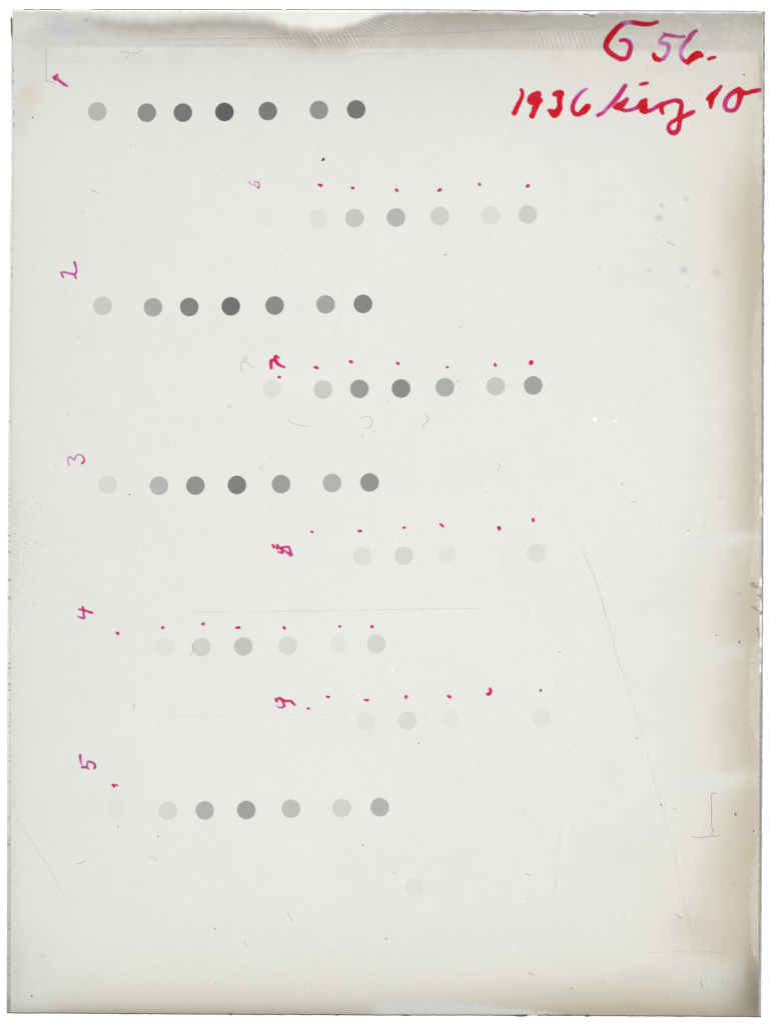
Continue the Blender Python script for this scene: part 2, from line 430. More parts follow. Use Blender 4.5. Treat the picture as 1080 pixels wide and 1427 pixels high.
# ------------------------------------------------------------------ cut edges of the glass
def edge_strip(name, inner, outer, colf, nacross=6):
    """inner, outer: (N,2) page coordinates; colf(s along, a across 0..1 inner->outer) -> rgb"""
    n = len(inner)
    a = np.linspace(0, 1, nacross)
    P = inner[:, None] * (1 - a)[None, :, None] + outer[:, None] * a[None, :, None]
    z = ZT + 0.00001 - a[None, :] * (THICK - 0.0001) + np.zeros((n, 1))
    fl_ = 1 + (ZT - z) / 1.3           # the foot of the ground edge splays out below the upper face
    V = np.stack([X(P[..., 0]) * fl_, Y(P[..., 1]) * fl_, z], -1).reshape(-1, 3)
    rgb = colf(P[..., 0], P[..., 1], np.broadcast_to(a[None], (n, nacross)))
    I = np.arange(n * nacross).reshape(n, nacross)
    F = np.stack([I[:-1, :-1], I[:-1, 1:], I[1:, 1:], I[1:, :-1]], -1).reshape(-1, 4)
    return mesh_obj(name, V, F, M_edge, glass, colors=(lin(rgb) / CLEAR).reshape(-1, 3))

def lerp3(c0, c1, a): return np.array(c0, float) * (1 - a[..., None]) + np.array(c1, float) * a[..., None]

def left_col(x, y, a):
    c = lerp3((212, 212, 202), (226, 225, 215), ss(0, .5, a))
    c = lerp3((0, 0, 0), (1, 1, 1), np.ones_like(a)) * c
    def mx(c, t, k): return c * (1 - k[..., None]) + np.array(t, float) * k[..., None]
    c = mx(c, (165, 166, 156), ss(.35, .0, a) * (.55 + .3 * ss(600, 1200, y)))
    c = mx(c, (176, 176, 168), ss(.85, 1, a) * .75)
    c = mx(c, (160, 161, 154), ss(1000, 1420, y) * .7)
    c = mx(c, (120, 120, 112), ss(1370, 1415, y) * .5)
    c = mx(c, (75, 76, 72), ss(24, 27, y) * ss(60, 44, y) * ss(.2, .7, a) * .95)
    c = mx(c, (105, 106, 101), ss(44, 56, y) * ss(150, 105, y) * ss(.5, 1, a) * .8)
    dash = ((np.abs(y - 97) < 4) | (np.abs(y - 114) < 3) | (np.abs(y - 157) < 3.5) | (np.abs(y - 174) < 3.5))
    c = mx(c, (110, 112, 108), dash * ss(.5, .1, a) * .85)
    c = mx(c, (140, 140, 132), (lattice(31, y, y * 0, 2.3) > .86) * .5 * ss(560, 620, y))
    c = mx(c, (150, 150, 145), (lattice(33, y, a * 40, 3.1, 9) > .8) * .45)
    return c
ys = np.arange(14, 1412, 1.0)
edge_l = edge_strip("cut_edge", np.stack([xli(ys), ys], 1), np.stack([xlo(ys), ys], 1), left_col, 7)
edge_l['label'] = 'pale ground edge along the left side'

def right_col(x, y, a):
    def mx(c, t, k): return c * (1 - k[..., None]) + np.array(t, float) * k[..., None]
    c = lerp3((150, 152, 155), (176, 177, 180), ss(.2, 1, a))
    c = mx(c, (96, 98, 96), ss(.35, .1, a) * ss(90, 240, y) * keys([(0, .5), (1330, .8), (1345, .1), (1417, 0)], y))
    c = mx(c, (140, 142, 136), ss(200, 20, y) * .6)
    c = mx(c, (196, 197, 200), ss(1100, 1300, y) * ss(.3, .6, a) * .6)
    c = mx(c, (105, 106, 110), ss(.62, .85, lattice(61, y, a * 3, 3.2, 1.2)) * .55 * keys([(15, .9), (500, .9), (620, .5), (1417, .3)], y))
    c = mx(c, (215, 216, 218), ss(.65, .9, lattice(63, y, a * 3, 5, 1.1)) * .45)
    return c
ys = np.arange(16, 1417, 0.8)
edge_r = edge_strip("cut_edge", np.stack([xri(ys), ys], 1), np.stack([xro(ys), ys], 1), right_col, 7)
edge_r['label'] = 'grey chipped ground edge along the right side'

def top_col(x, y, a):
    c = np.ones(x.shape + (3,)) * np.array((78, 79, 79.))
    k = ss(.55, .75, lattice(71, x, x * 0, 13)) * ss(150, 120, x) + ss(.9, .95, lattice(73, x, x * 0, 4)) * .5
    k = np.clip(k + ((x > 393) & (x < 399)) * .9 + ss(1055, 1060, x) * .8, 0, 1)[..., None]
    c = c * (1 - k) + 240 * k
    return c + (lattice(75, x, x * 0, 30)[..., None] - .5) * 50
xs = np.arange(17.5, 1065.5, 0.8)
nick = np.zeros_like(xs)
for cx, r, dep in ((663, 4, 1.0), (732, 11, 1.6), (397, 2.5, 1.8), (285, 3, .4), (820, 3, .3)):
    nick += dep * np.exp(-((xs - cx) / r) ** 2)
edge_t = edge_strip("cut_edge", np.stack([xs, yt(xs) + .35 + nick], 1), np.stack([xs, yt(xs) - .75 + nick * .6], 1), top_col, 4)
edge_t['label'] = 'thin dark upper edge of the glass'

def bot_col(x, y, a):
    c = np.ones(x.shape + (3,)) * np.array((118, 116, 109.))
    k = (ss(.6, .9, lattice(81, x, x * 0, 5)) * .5 + ss(690, 700, x) * ss(752, 742, x) * .2)[..., None]
    c = c * (1 - k) + 60 * k
    k2 = (((x > 736) & (x < 749)) * .8)[..., None]
    return c * (1 - k2) + 245 * k2
xs = np.arange(9.6, 1061, 0.8)
bump = sum(dep * np.exp(-((xs - cx) / r) ** 2) for cx, r, dep in ((727, 9, 1.0), (763, 5, -1.2), (790, 14, -1.2), (818, 3, 1.2), (322, 2, 1), (565, 6, .7), (470, 3, .5)))
edge_b = edge_strip("cut_edge", np.stack([xs, yb(xs) - 1.5 - np.abs(bump) * .5], 1), np.stack([xs, yb(xs) + .1 + bump.clip(-.2)], 1), bot_col, 4)
edge_b['label'] = 'thin dark lower edge of the glass'

# ------------------------------------------------------------------ exposure spots
def spot_mesh(seed, R=13.0):
    n = 72
    a = np.linspace(0, 2 * math.pi, n, endpoint=False)
    jr = R + .22 * (fbm(seed, np.cos(a) * 30 + 40, np.sin(a) * 30 + 40, 5, 3) - .5) * 2
    V = [(0, 0, 0)] + [(math.cos(p) * r * MM, math.sin(p) * r * MY, 0) for p, r in zip(a, jr)]
    F = [(0, 1 + i, 1 + (i + 1) % n) for i in range(n)]
    me = bpy.data.meshes.new("exposure_spot")
    me.from_pydata(V, [], F); me.materials.append(M_spot)
    return me
spot_meshes = [spot_mesh(200 + k) for k in range(6)]
rows = [
 [(135.7, 155.4, 188), (204.7, 157.1, 145), (254.9, 157.0, 120), (312.9, 156.1, 98), (373.3, 154.8, 125), (444.5, 153.4, 149), (496.4, 152.5, 120)],
 [(143.0, 426.4, 203), (213.3, 428.3, 168), (263.8, 427.8, 130), (321.7, 426.9, 113), (382.8, 425.8, 138), (453.9, 424.2, 163), (505.9, 423.5, 132)],
 [(150.1, 675.3, 217), (221.6, 676.9, 183), (272.4, 676.7, 145), (330.3, 675.8, 128), (391.8, 674.6, 156), (462.8, 673.1, 178), (515.1, 672.4, 147)],
 [(230.6, 901.4, 226), (281.0, 901.7, 208), (339.2, 900.9, 195), (401.0, 899.4, 215), (472.2, 897.9, 226), (524.5, 897.2, 211)],
 [(161.0, 1126.5, 227), (234.2, 1129.7, 214), (285.5, 1129.2, 177), (343.3, 1128.8, 159), (405.5, 1127.0, 190), (476.2, 1126.0, 209), (529.4, 1124.8, 179)],
 [(443.9, 304.8, 223), (494.2, 303.9, 199), (551.9, 303.1, 182), (612.9, 301.2, 207), (683.9, 300.0, 220), (735.6, 298.9, 205)],
 [(379.4, 542.2, 222), (450.2, 542.8, 202), (500.9, 541.9, 154), (558.9, 541.4, 140), (620.0, 539.7, 174), (690.9, 538.3, 198), (743.0, 537.1, 161)],
 [(505.0, 775.4, 220), (562.9, 774.5, 211), (623.7, 772.4, 225), (696.0, 771.0, 229), (747.7, 770.4, 219)],
 [(510.3, 1005.3, 225), (568.1, 1004.4, 218), (629.7, 1002.3, 228), (754.2, 1000.1, 225)],
 [(578.0, 1236.5, 225), (522.2, 1234.5, 229.8)],
 [(374.0, 305.0, 229.6)],
]
bl = lin(BASE - 1.0)
k = 0
for r in rows:
    for cx, cy, g in r:
        o = bpy.data.objects.new("exposure_spot", spot_meshes[k % 6]); col.objects.link(o)
        o.parent = emul
        o.location = (float(X(cx)), float(Y(cy)), ZT + 0.00013)
        o.rotation_euler.z = random.uniform(0, 6)
        g = g + 2.0 * (g < 170)
        tint = np.array([g - .5, g + .2, g - .3 - 3.2 * (g - 98) / 130])
        c = np.minimum(lin(tint) / bl, 1)
        o.color = (float(c[0]), float(c[1]), float(c[2]), 1)
        if g < 101: o['label'] = 'darkest grey round spot'
        k += 1

# ------------------------------------------------------------------ ink strokes as films of dye
INK = [(0.0, (208, 148, 196)), (0.15, (203, 110, 176)), (0.4, (206, 62, 140)), (0.6, (208, 48, 110)), (0.8, (208, 42, 84)), (0.95, (210, 38, 62)), (1.1, (213, 34, 44)), (1.3, (200, 24, 34))]
def ink_rgb(d):
    ks = np.array([q[0] for q in INK]); cs = np.array([q[1] for q in INK], float)
    return np.stack([np.interp(d, ks, cs[:, i]) for i in range(3)], -1)

def film(name, strokes, parent, mat, zoff, ox=0, oy=0, s=1.0, palette=None, bleed=1.1, label=None, cell=0.5, dark_edge=0.0, seed=1, gain=1.0, plus=0.0, dscale=1.0):
    """strokes: polylines of (x, y, radius, density); coordinates ox + x/s, oy + y/s"""
    segs = []
    for st in strokes:
        p = [(ox + q[0] / s, oy + q[1] / s, q[2] / s * gain + plus, q[3] * dscale) for q in st]
        if len(p) == 1: p = p * 2
        # round the polyline a little (Catmull-Rom)
        if len(p) > 2:
            P = np.array([p[0]] + p + [p[-1]])
            out = []
            for i in range(1, len(P) - 2):
                for tt in np.linspace(0, 1, 5)[:-1]:
                    a, b, c, dd = P[i - 1], P[i], P[i + 1], P[i + 2]
                    out.append(.5 * ((2 * b) + (-a + c) * tt + (2 * a - 5 * b + 4 * c - dd) * tt ** 2 + (-a + 3 * b - 3 * c + dd) * tt ** 3))
            out.append(P[-2]); p = [tuple(q) for q in out]
        segs += list(zip(p[:-1], p[1:]))
    pts = np.array([q for sg in segs for q in sg])
    rm = pts[:, 2].max() + bleed + 1
    x0, y0 = pts[:, 0].min() - rm, pts[:, 1].min() - rm
    x1, y1 = pts[:, 0].max() + rm, pts[:, 1].max() + rm
    gx = np.arange(x0, x1, cell); gy = np.arange(y0, y1, cell)
    GX, GY = np.meshgrid(gx, gy, indexing='ij')
    def sdf(ax, ay):
        best = np.full(ax.shape, 1e9); wd = np.zeros(ax.shape); ww = np.zeros(ax.shape) + 1e-9
        for a, b in segs:
            dx, dy = b[0] - a[0], b[1] - a[1]; L = dx * dx + dy * dy + 1e-12
            tt = np.clip(((ax - a[0]) * dx + (ay - a[1]) * dy) / L, 0, 1)
            r = a[2] + tt * (b[2] - a[2])
            q = np.hypot(ax - a[0] - tt * dx, ay - a[1] - tt * dy) - r
            dn = a[3] + tt * (b[3] - a[3])
            wgt = np.exp(-np.clip(q, -20, 20) * 2.0)
            wd += wgt * dn; ww += wgt
            best = np.minimum(best, q)
        return best, wd / ww
    S, D = sdf(GX, GY)
    S = S + .22 * (lattice(seed + 300, GX + 50, GY + 50, 2.4) - .5) * 2
    inside = S < bleed
    cellin = inside[:-1, :-1] | inside[1:, :-1] | inside[:-1, 1:] | inside[1:, 1:]
    I = np.arange(GX.size).reshape(GX.shape)
    F = np.stack([I[:-1, :-1], I[:-1, 1:], I[1:, 1:], I[1:, :-1]], -1)[cellin]
    used, inv = np.unique(F.ravel(), return_inverse=True)
    F = inv.reshape(-1, 4)
    sx = GX.ravel()[used]; sy = GY.ravel()[used]; sd = S.ravel()[used]; dn = D.ravel()[used]
    if palette is None:
        n3 = lattice(seed + 500, sx, sy, 2.6) - .5; n4 = lattice(seed + 510, sx, sy, 6) - .5
        dn2 = dn + .22 * n3 + .25 * n4 - .25 * np.exp(-(-sd).clip(0) / .8)
        rgb = lin(ink_rgb(dn2.clip(0, 1.25))) / bl
        if dark_edge:
            k = (dark_edge * ss(.45, .85, lattice(seed + 520, sx, sy, 3.5)))[:, None]
            rgb = rgb * (1 - k) + np.array((.30, .10, .13)) * k
        pink = np.array((1.0, .84, .92))
    else:
        rgb = np.ones((len(sd), 3)) * (lin(np.array(palette, float)) / bl)
        kk = (.75 + .5 * lattice(seed + 500, sx, sy, 3) * dn)[:, None]
        rgb = rgb ** kk
        pink = np.array((1.0, 1.0, 1.0))
    k = ss(-.45, .45, sd)[:, None]
    halo = 1 - (1 - pink) * np.clip(1 - sd / bleed, 0, 1)[:, None]
    rgb = rgb * (1 - k) + halo * k
    rgb = np.clip(rgb, 0.003, 1)
    z = ZT + zoff + np.clip(-sd, 0, 2.5) * 0.000008
    V = np.stack([X(sx), Y(sy), z], -1)
    o = mesh_obj(name, V, F, mat, parent, smooth=True, colors=rgb)
    if label: o['label'] = label
    return o

ZI = 0.00025
ink = bpy.data.objects.new("handwriting", None); col.objects.link(ink); ink.parent = plate
ink['label'] = 'red and magenta handwritten ink'
def glyph(name, strokes, label=None, **kw): return film(name, strokes, ink, M_ink, ZI, label=label, **kw)

A = dict(ox=820, oy=10, s=4.32)
glyph("ink_letter", [[(413, 90, 11, .85), (375, 102, 12, 1), (330, 102, 14, 1), (285, 95, 14, .8), (250, 92, 13, .15), (215, 98, 15, .3), (180, 120, 16, 1), (140, 165, 18, 1.1), (113, 205, 18, 1.1),
                      (105, 238, 16, 1), (125, 270, 16, .95), (160, 295, 15, .95), (197, 312, 15, .85), (230, 306, 14, .7), (245, 278, 15, .75), (254, 240, 14, .6), (243, 210, 13, .55), (218, 198, 12, .6), (194, 201, 11, .65)]], seed=1, gain=1.06, **A)
glyph("ink_numeral", [[(455, 160, 9, .3), (470, 167, 11, .25), (500, 172, 11, .3), (535, 178, 9, .25), (575, 178, 10, .3)],
                      [(465, 165, 10, .3), (440, 185, 10, .1), (430, 210, 12, .05), (450, 218, 11, .05), (476, 225, 12, .1), (483, 255, 11, .05), (468, 290, 12, .1), (450, 312, 13, .3)],
                      [(393, 285, 12, 1.1), (402, 308, 16, 1.1), (428, 318, 14, 1.05)]], label='figure 5 in pale violet ink with a red hook', seed=2, gain=1.06, **A)
glyph("ink_numeral", [[(648, 143, 11, .35), (622, 162, 13, .3), (605, 190, 15, .4), (585, 212, 13, .25), (565, 240, 13, .05), (555, 275, 12, .05), (560, 303, 12, .15), (577, 322, 13, .6), (600, 334, 14, 1.1)],
                      [(600, 330, 14, 1.15), (628, 303, 22, 1.2), (660, 285, 22, 1.2), (682, 293, 12, .9)]], label='figure 6 in pale violet ink with a red foot', seed=3, gain=1.06, **A)
glyph("ink_dash", [[(722, 313, 9, .85), (745, 305, 11, .9), (764, 302, 7, .85)]], seed=4, gain=1.06, **A)
glyph("ink_dash", [[(311, 465, 8, .8), (335, 461, 11, .9), (355, 457, 9, .8)]], seed=5, gain=1.06, **A)
glyph("ink_numeral", [[(797, 479, 11, .75), (775, 505, 14, .9), (750, 530, 20, 1.1), (722, 552, 15, 1.1)], [(742, 540, 20, 1.1), (738, 575, 16, 1.1), (736, 603, 10, 1)]], seed=6, gain=1.06, **A)
glyph("ink_numeral", [[(905, 498, 18, 1.1), (880, 508, 15, .95), (850, 530, 14, .75), (828, 560, 14, .5), (821, 592, 14, .4), (833, 618, 13, .45), (865, 623, 13, .5), (890, 608, 13, .6), (903, 580, 14, .75), (912, 545, 17, 1), (915, 515, 22, 1.1), (905, 500, 18, 1.1)],
                      [(915, 512, 22, 1.1), (945, 518, 14, 1), (985, 508, 13, .95), (1010, 502, 13, .8), (1029, 499, 12, .6)]], seed=7, gain=1.06, **A)
B = dict(ox=700, oy=100, s=5.4)
glyph("ink_numeral", [[(142, 135, 12, 1), (152, 160, 14, 1.05), (143, 200, 15, 1.1), (118, 250, 18, 1.1), (100, 290, 19, 1.1), (90, 312, 20, 1.1)]], seed=8, gain=1.03, **B)
glyph("ink_numeral", [[(268, 170, 27, 1.05), (235, 190, 34, 1.1), (222, 215, 36, 1.1), (262, 215, 34, 1.1), (285, 216, 20, 1)], [(270, 225, 24, 1.1), (247, 270, 24, 1.1), (236, 305, 20, 1.05), (223, 332, 22, 1.1)]], seed=9, gain=1.03, **B)
glyph("ink_numeral", [[(392, 170, 17, 1), (410, 165, 24, 1.1), (440, 163, 25, 1.1), (432, 190, 24, 1.1), (431, 240, 20, 1.1), (428, 280, 24, 1.1), (395, 320, 29, 1.15), (375, 305, 24, 1.1), (350, 291, 12, 1)]], seed=10, gain=1.03, **B)
glyph("ink_numeral", [[(637, 129, 9, .3), (605, 145, 12, .35), (575, 175, 14, .35), (548, 212, 16, .5), (530, 255, 17, .7), (530, 290, 17, .85), (550, 318, 18, 1), (580, 318, 18, 1.1), (615, 292, 26, 1.15), (640, 265, 24, 1.15), (652, 258, 14, 1)]], seed=11, gain=1.03, **B)
# the month written as one joined word
kk = [[(925, 105, 16, .6), (895, 150, 17, .65), (868, 190, 18, .7), (835, 228, 16, .45), (790, 275, 14, .3), (755, 310, 14, .4), (718, 328, 14, .65)],
      [(938, 207, 15, .6), (920, 228, 19, .8), (895, 250, 25, 1.1), (870, 262, 26, 1.1), (845, 265, 14, 1)],
      [(870, 258, 24, 1.1), (900, 285, 15, .8), (935, 292, 13, .55), (975, 285, 13, .5), (1010, 272, 14, .6)]]
kk = [[(700 + x / 5.4, 100 + y / 5.4, r / 5.4, d_) for x, y, r, d_ in q] for q in kk]
aa = [[(345, 560, 12, .9), (325, 580, 22, 1.1), (312, 595, 18, 1.1), (290, 604, 11, .7)],
      [(330, 590, 25, 1.15), (330, 615, 24, 1.15), (343, 634, 11, 1.05)],
      [(338, 628, 14, 1.1), (370, 622, 12, .7), (400, 608, 11, .65), (425, 592, 13, .8), (450, 583, 15, .95)],
      [(443, 588, 15, 1.05), (438, 615, 13, 1.05), (447, 638, 10, 1)],
      [(450, 585, 13, .9), (480, 572, 12, .8), (520, 562, 12, .85), (548, 568, 15, .95), (560, 585, 13, .9), (556, 620, 14, .9), (550, 665, 17, 1.05), (548, 700, 13, .9), (540, 735, 14, .8), (520, 757, 15, .75), (492, 750, 14, .75),
       (481, 725, 12, .75), (492, 700, 12, .8), (520, 682, 12, .9), (555, 665, 14, 1), (590, 650, 14, .9), (615, 638, 14, .8), (632, 630, 12, .7)]]
aa = [[(820 + x / 4.32, 10 + y / 4.32, r / 4.32, d_) for x, y, r, d_ in q] for q in aa]
glyph("ink_word", kk + aa, gain=1.08, label='joined handwritten month word "kärz" in crimson ink', seed=12)

# row figures, written sideways
glyph("ink_numeral", [[(425, 295, 22, .6), (355, 385, 40, .75), (300, 385, 22, .9)], [(300, 380, 20, 1.0), (350, 440, 28, .9), (410, 460, 30, .7)], [(428, 310, 26, .5), (440, 400, 30, .45), (480, 470, 38, .45), (560, 540, 38, .5), (650, 605, 40, .55), (740, 655, 20, .5)]],
      ox=60, oy=90, s=21.6, seed=13, gain=1.1, plus=.12, dscale=.8, dark_edge=.55, label='sideways figure 1 in magenta ink')
glyph("ink_numeral", [[(375, 310, 6, .7), (381, 330, 4.5, .5), (384, 352, 4.5, .35), (375, 368, 5, .3), (350, 364, 4.5, .4), (320, 357, 4.5, .3), (308, 362, 4.5, .5), (318, 383, 4.5, .55)], [(372, 366, 5, .4), (382, 387, 4, .7)]],
      ox=0, oy=280, s=3.6, seed=14, gain=1.1, plus=.12, dscale=.8, dark_edge=.3, label='sideways figure 2 in magenta ink')
glyph("ink_numeral", [[(347, 318, 2.6, .2), (341, 295, 3, .15), (350, 276, 3, .2), (373, 291, 3.4, .1), (381, 272, 2.4, .1), (402, 265, 2.6, .15), (418, 276, 3.2, .35), (424, 293, 4, .6), (413, 308, 5, .7)]],
      ox=0, oy=560, s=3.6, seed=15, gain=1.1, plus=.12, dscale=.8, dark_edge=.5, label='faint sideways figure 3 in thin violet ink')
glyph("ink_numeral", [[(450, 165, 22, .5), (560, 185, 26, .8), (660, 215, 27, .7), (785, 250, 27, .75)], [(545, 100, 22, .55), (565, 170, 28, .95), (570, 270, 24, .5), (582, 380, 25, .45), (520, 375, 25, .45), (430, 345, 22, .3)]],
      ox=85, oy=840, s=18, seed=16, gain=1.1, plus=.12, dscale=.8, dark_edge=.5, label='sideways figure 4 in magenta ink')
glyph("ink_numeral", [[(160, 100, 22, .7), (162, 170, 20, .35), (175, 230, 18, .3), (190, 270, 16, .3)], [(195, 325, 20, .7), (265, 328, 20, .4), (325, 360, 15, .3)], [(285, 330, 18, .2), (305, 220, 18, .55), (370, 232, 18, .6), (425, 260, 20, .55), (440, 320, 20, .7), (425, 345, 20, .75)]],
      ox=100, oy=1045, s=13.5, seed=17, gain=1.1, plus=.12, dscale=.8, dark_edge=.4, label='sideways figure 5 in pink violet ink')
glyph("ink_tick", [[(765, 655, 16, .9), (860, 665, 16, .85)], [(775, 660, 16, 1), (800, 700, 16, 1)], [(800, 672, 18, 1), (800, 685, 16, 1)]], ox=100, oy=1045, s=13.5, seed=18, gain=1.1, plus=.12, dscale=.8, dark_edge=.6)
glyph("ink_numeral", [[(190, 370, 18, .2), (260, 440, 18, .15), (340, 490, 14, .05), (430, 500, 14, .1), (540, 600, 18, .25), (580, 540, 20, .3), (575, 460, 16, .2), (560, 370, 18, .2)], [(560, 405, 18, .3), (470, 370, 14, .2), (400, 365, 9, 0), (400, 420, 9, 0), (430, 480, 10, 0)]],
      ox=340, oy=240, s=27, seed=19, gain=1.1, plus=.12, dscale=.8, dark_edge=.85, bleed=1.6, label='small faint sideways figure 6 in violet ink')
glyph("ink_numeral", [[(865, 185, 14, .7), (800, 160, 28, .95), (790, 220, 30, .95), (830, 290, 30, .9), (900, 335, 24, .6), (960, 360, 22, .55)], [(780, 230, 22, .95), (725, 235, 30, .85), (712, 280, 30, .9), (715, 375, 26, .8)]],
      ox=325, oy=485, s=13.5, seed=20, gain=1.1, plus=.12, dscale=.8, label='sideways figure 7 in crimson ink')
glyph("ink_numeral", [[(225, 320, 38, .85), (260, 380, 38, .9)], [(360, 320, 36, .6), (355, 420, 36, .8)], [(370, 350, 30, .8), (440, 400, 32, .9), (500, 460, 40, 1.05), (510, 540, 38, .7), (380, 515, 22, .5)],
                      [(480, 400, 36, 1.1), (560, 375, 30, .7), (700, 375, 30, .6), (735, 470, 32, .6), (775, 610, 46, .65), (700, 570, 32, .6), (600, 500, 28, .5), (520, 460, 28, .9)]],
      ox=370, oy=745, s=21.6, seed=21, gain=1.1, plus=.12, dscale=.8, dark_edge=.3, label='blotted sideways figure 8 in crimson ink')
glyph("ink_numeral", [[(150, 240, 14, .5), (190, 290, 32, .8), (195, 315, 26, .8)], [(190, 270, 28, .85), (265, 235, 32, .9), (340, 280, 34, .9), (430, 305, 30, .85), (540, 300, 28, .7), (590, 350, 28, .65), (645, 400, 24, .75)],
                      [(330, 300, 28, .8), (375, 385, 28, .6), (380, 435, 28, .55), (320, 465, 24, .35), (240, 460, 20, .3), (190, 425, 14, .2)]],
      ox=375, oy=960, s=18, seed=22, gain=1.1, plus=.12, dscale=.8, dark_edge=.35, label='sideways figure 9 in crimson ink')
glyph("ink_dot", [[(433, 104, 3.5, .2), (437, 100, 2, .2)]], ox=0, oy=0, s=3.6, seed=23, dark_edge=.8, label='faint violet ink speck near the upper left corner')

# ink dots above the spots: (x, y, angle, half length, radius)
dots = [(445.9, 258.0, 25, 1.6, 1.9), (491.9, 261.9, 5, .8, 1.8), (553.1, 265.4, 60, 1.1, 1.9), (612.4, 265.0, -30, 1.3, 2.1), (668.2, 257.1, 70, .8, 1.6), (735.1, 259.3, -35, 1.0, 2.1),
        (389.4, 525.6, 10, .5, 1.9), (440.9, 512.3, 20, 1.7, 2.0), (489.0, 504.1, 40, 1.1, 2.0), (554.5, 506.6, 30, .6, 2.0), (623.3, 511.7, 0, .3, 1.6), (689.9, 508.3, 65, 1.2, 1.8), (740.2, 505.3, -60, .9, 2.9),
        (435.0, 741.1, 0, .4, 1.8), (501.4, 740.0, 10, 1.0, 1.9), (562.9, 735.3, 0, .6, 1.7), (615.8, 732.1, 45, 2.2, 1.6), (695.6, 736.2, 70, .9, 2.5), (742.9, 724.4, 85, 1.0, 1.9),
        (163.9, 882.4, 40, 1.0, 1.9), (227.0, 874.7, 0, .4, 2.0), (283.3, 869.4, 0, .4, 2.2), (331.6, 874.7, -5, 2.0, 1.7), (396.1, 875.0, 60, .7, 2.0), (473.6, 873.1, 30, .3, 1.8), (518.2, 873.0, 40, .4, 2.1),
        (429.8, 987.5, 0, .7, 1.6), (457.2, 971.1, 10, 1.1, 1.8), (510.5, 975.6, 5, 2.2, 1.6), (565.8, 971.5, -70, .8, 2.0), (625.9, 970.6, 35, 1.3, 2.0), (753.7, 962.3, 60, .4, 1.7)]
for i, (x, y, a, h, r) in enumerate(dots):
    dx, dy = h * math.cos(math.radians(a)), h * math.sin(math.radians(a))
    j = random.uniform(-.3, .3)
    glyph("ink_dot", [[(x - dx, y - dy, r * (1 + j * .4), .85), (x + dx, y + dy, r * (1 - j * .5), .8)]], seed=600 + i, dark_edge=.4, plus=.1, cell=.4, bleed=1.3)
glyph("ink_dot", [[(682.6, 959.8, 1.9, .75), (683.8, 963, 2.3, .8), (682.2, 966.6, 2.4, .85), (679.6, 967.4, 2.4, .9)]], seed=640, label='large hooked crimson ink dot')
# erased pencil-like figure left of the 7
film("pencil_mark", [[(242, 160, 5, 1), (238, 260, 8, 1), (200, 255, 7, 1), (205, 160, 4, 1)], [(230, 265, 9, 1), (160, 265, 7, 1), (138, 245, 7, 1)], [(160, 270, 6, 1), (142, 370, 8, 1), (180, 465, 5, 1)], [(270, 285, 3, .5), (360, 355, 6, .8)]],
     ink, M_ink, ZI, ox=325, oy=485, s=13.5, palette=(198, 184, 191), bleed=.7, label='faint grey rubbed-out figure', seed=700)

# conchoidal chips at the right edge
for i, (st, cc) in enumerate(((([(480, 808, 12, 1), (505, 825, 22, 1), (545, 852, 8, 1)]), (196, 190, 176)), (([(480, 1032, 5, 1), (510, 1055, 14, 1), (550, 1082, 7, 1)]), (200, 194, 180)),
                              (([(540, 922, 4, 1), (570, 930, 6, 1)]), (180, 172, 155)), (([(552, 925, 3, 1), (568, 945, 5, 1)]), (165, 160, 148)), (([(540, 1250, 6, 1), (541, 1275, 8, 1)]), (175, 168, 150)),
                              (([(548, 1290, 4, 1), (560, 1360, 4, 1)]), (180, 174, 160)), (([(565, 1110, 6, 1), (583, 1100, 6, 1)]), (160, 157, 150)))):
    film("chip", [st], glass, M_ink, 0.00016, ox=980, oy=700, s=7.14, palette=cc, bleed=.6, seed=720 + i, label='small shell-shaped chip at the right edge' if i < 2 else None)
film("chip", [[(812, 19, .6, 1), (817, 20.5, .7, 1), (822, 20, .6, 1), (825, 23, .9, 1), (829, 20, .5, 1)]], glass, M_ink, 0.00016, palette=(150, 148, 142), bleed=.6, seed=730)

# ------------------------------------------------------------------ scratches in the emulsion
def ribbon(name, pts, wd, T_, parent=emul, z=0.00019, jit=.25, seed=0, breaks=0.0):
    r = np.random.default_rng(seed + 900)
    P = np.array(pts, float)
    L = np.r_[0, np.cumsum(np.hypot(*np.diff(P, axis=0).T))]
    n = max(6, int(L[-1] / 4))
    tt = np.linspace(0, L[-1], n)
    c = np.stack([np.interp(tt, L, P[:, 0]), np.interp(tt, L, P[:, 1])], 1)
    c += r.normal(0, jit * .35, c.shape)
    tg = np.gradient(c, axis=0); tg /= np.hypot(*tg.T)[:, None] + 1e-9
    nr = np.stack([-tg[:, 1], tg[:, 0]], 1)
    wdt = wd * (.5 + lattice(seed + 940, tt, tt * 0, 22)) * np.minimum(1, np.minimum(tt, L[-1] - tt) / 6 + .15)
    a = c - nr * wdt[:, None] / 2; b = c + nr * wdt[:, None] / 2
    V = np.concatenate([np.stack([X(q[:, 0]), Y(q[:, 1]), np.full(n, ZT + z)], 1) for q in (a, b)])
    F = [(i, i + n, i + n + 1, i + 1) for i in range(n - 1)]
    if breaks:
        keep = lattice(seed + 960, tt, tt * 0, 14)[:-1] > breaks
        F = [q for q, kx in zip(F, keep) if kx]
        if not F: return
    o = mesh_obj(name, V, np.array(F), M_scratch, parent)
    T_ = 1 - (1 - T_) * .64
    o.color = (T_, T_, T_ * .99, 1)
    return o
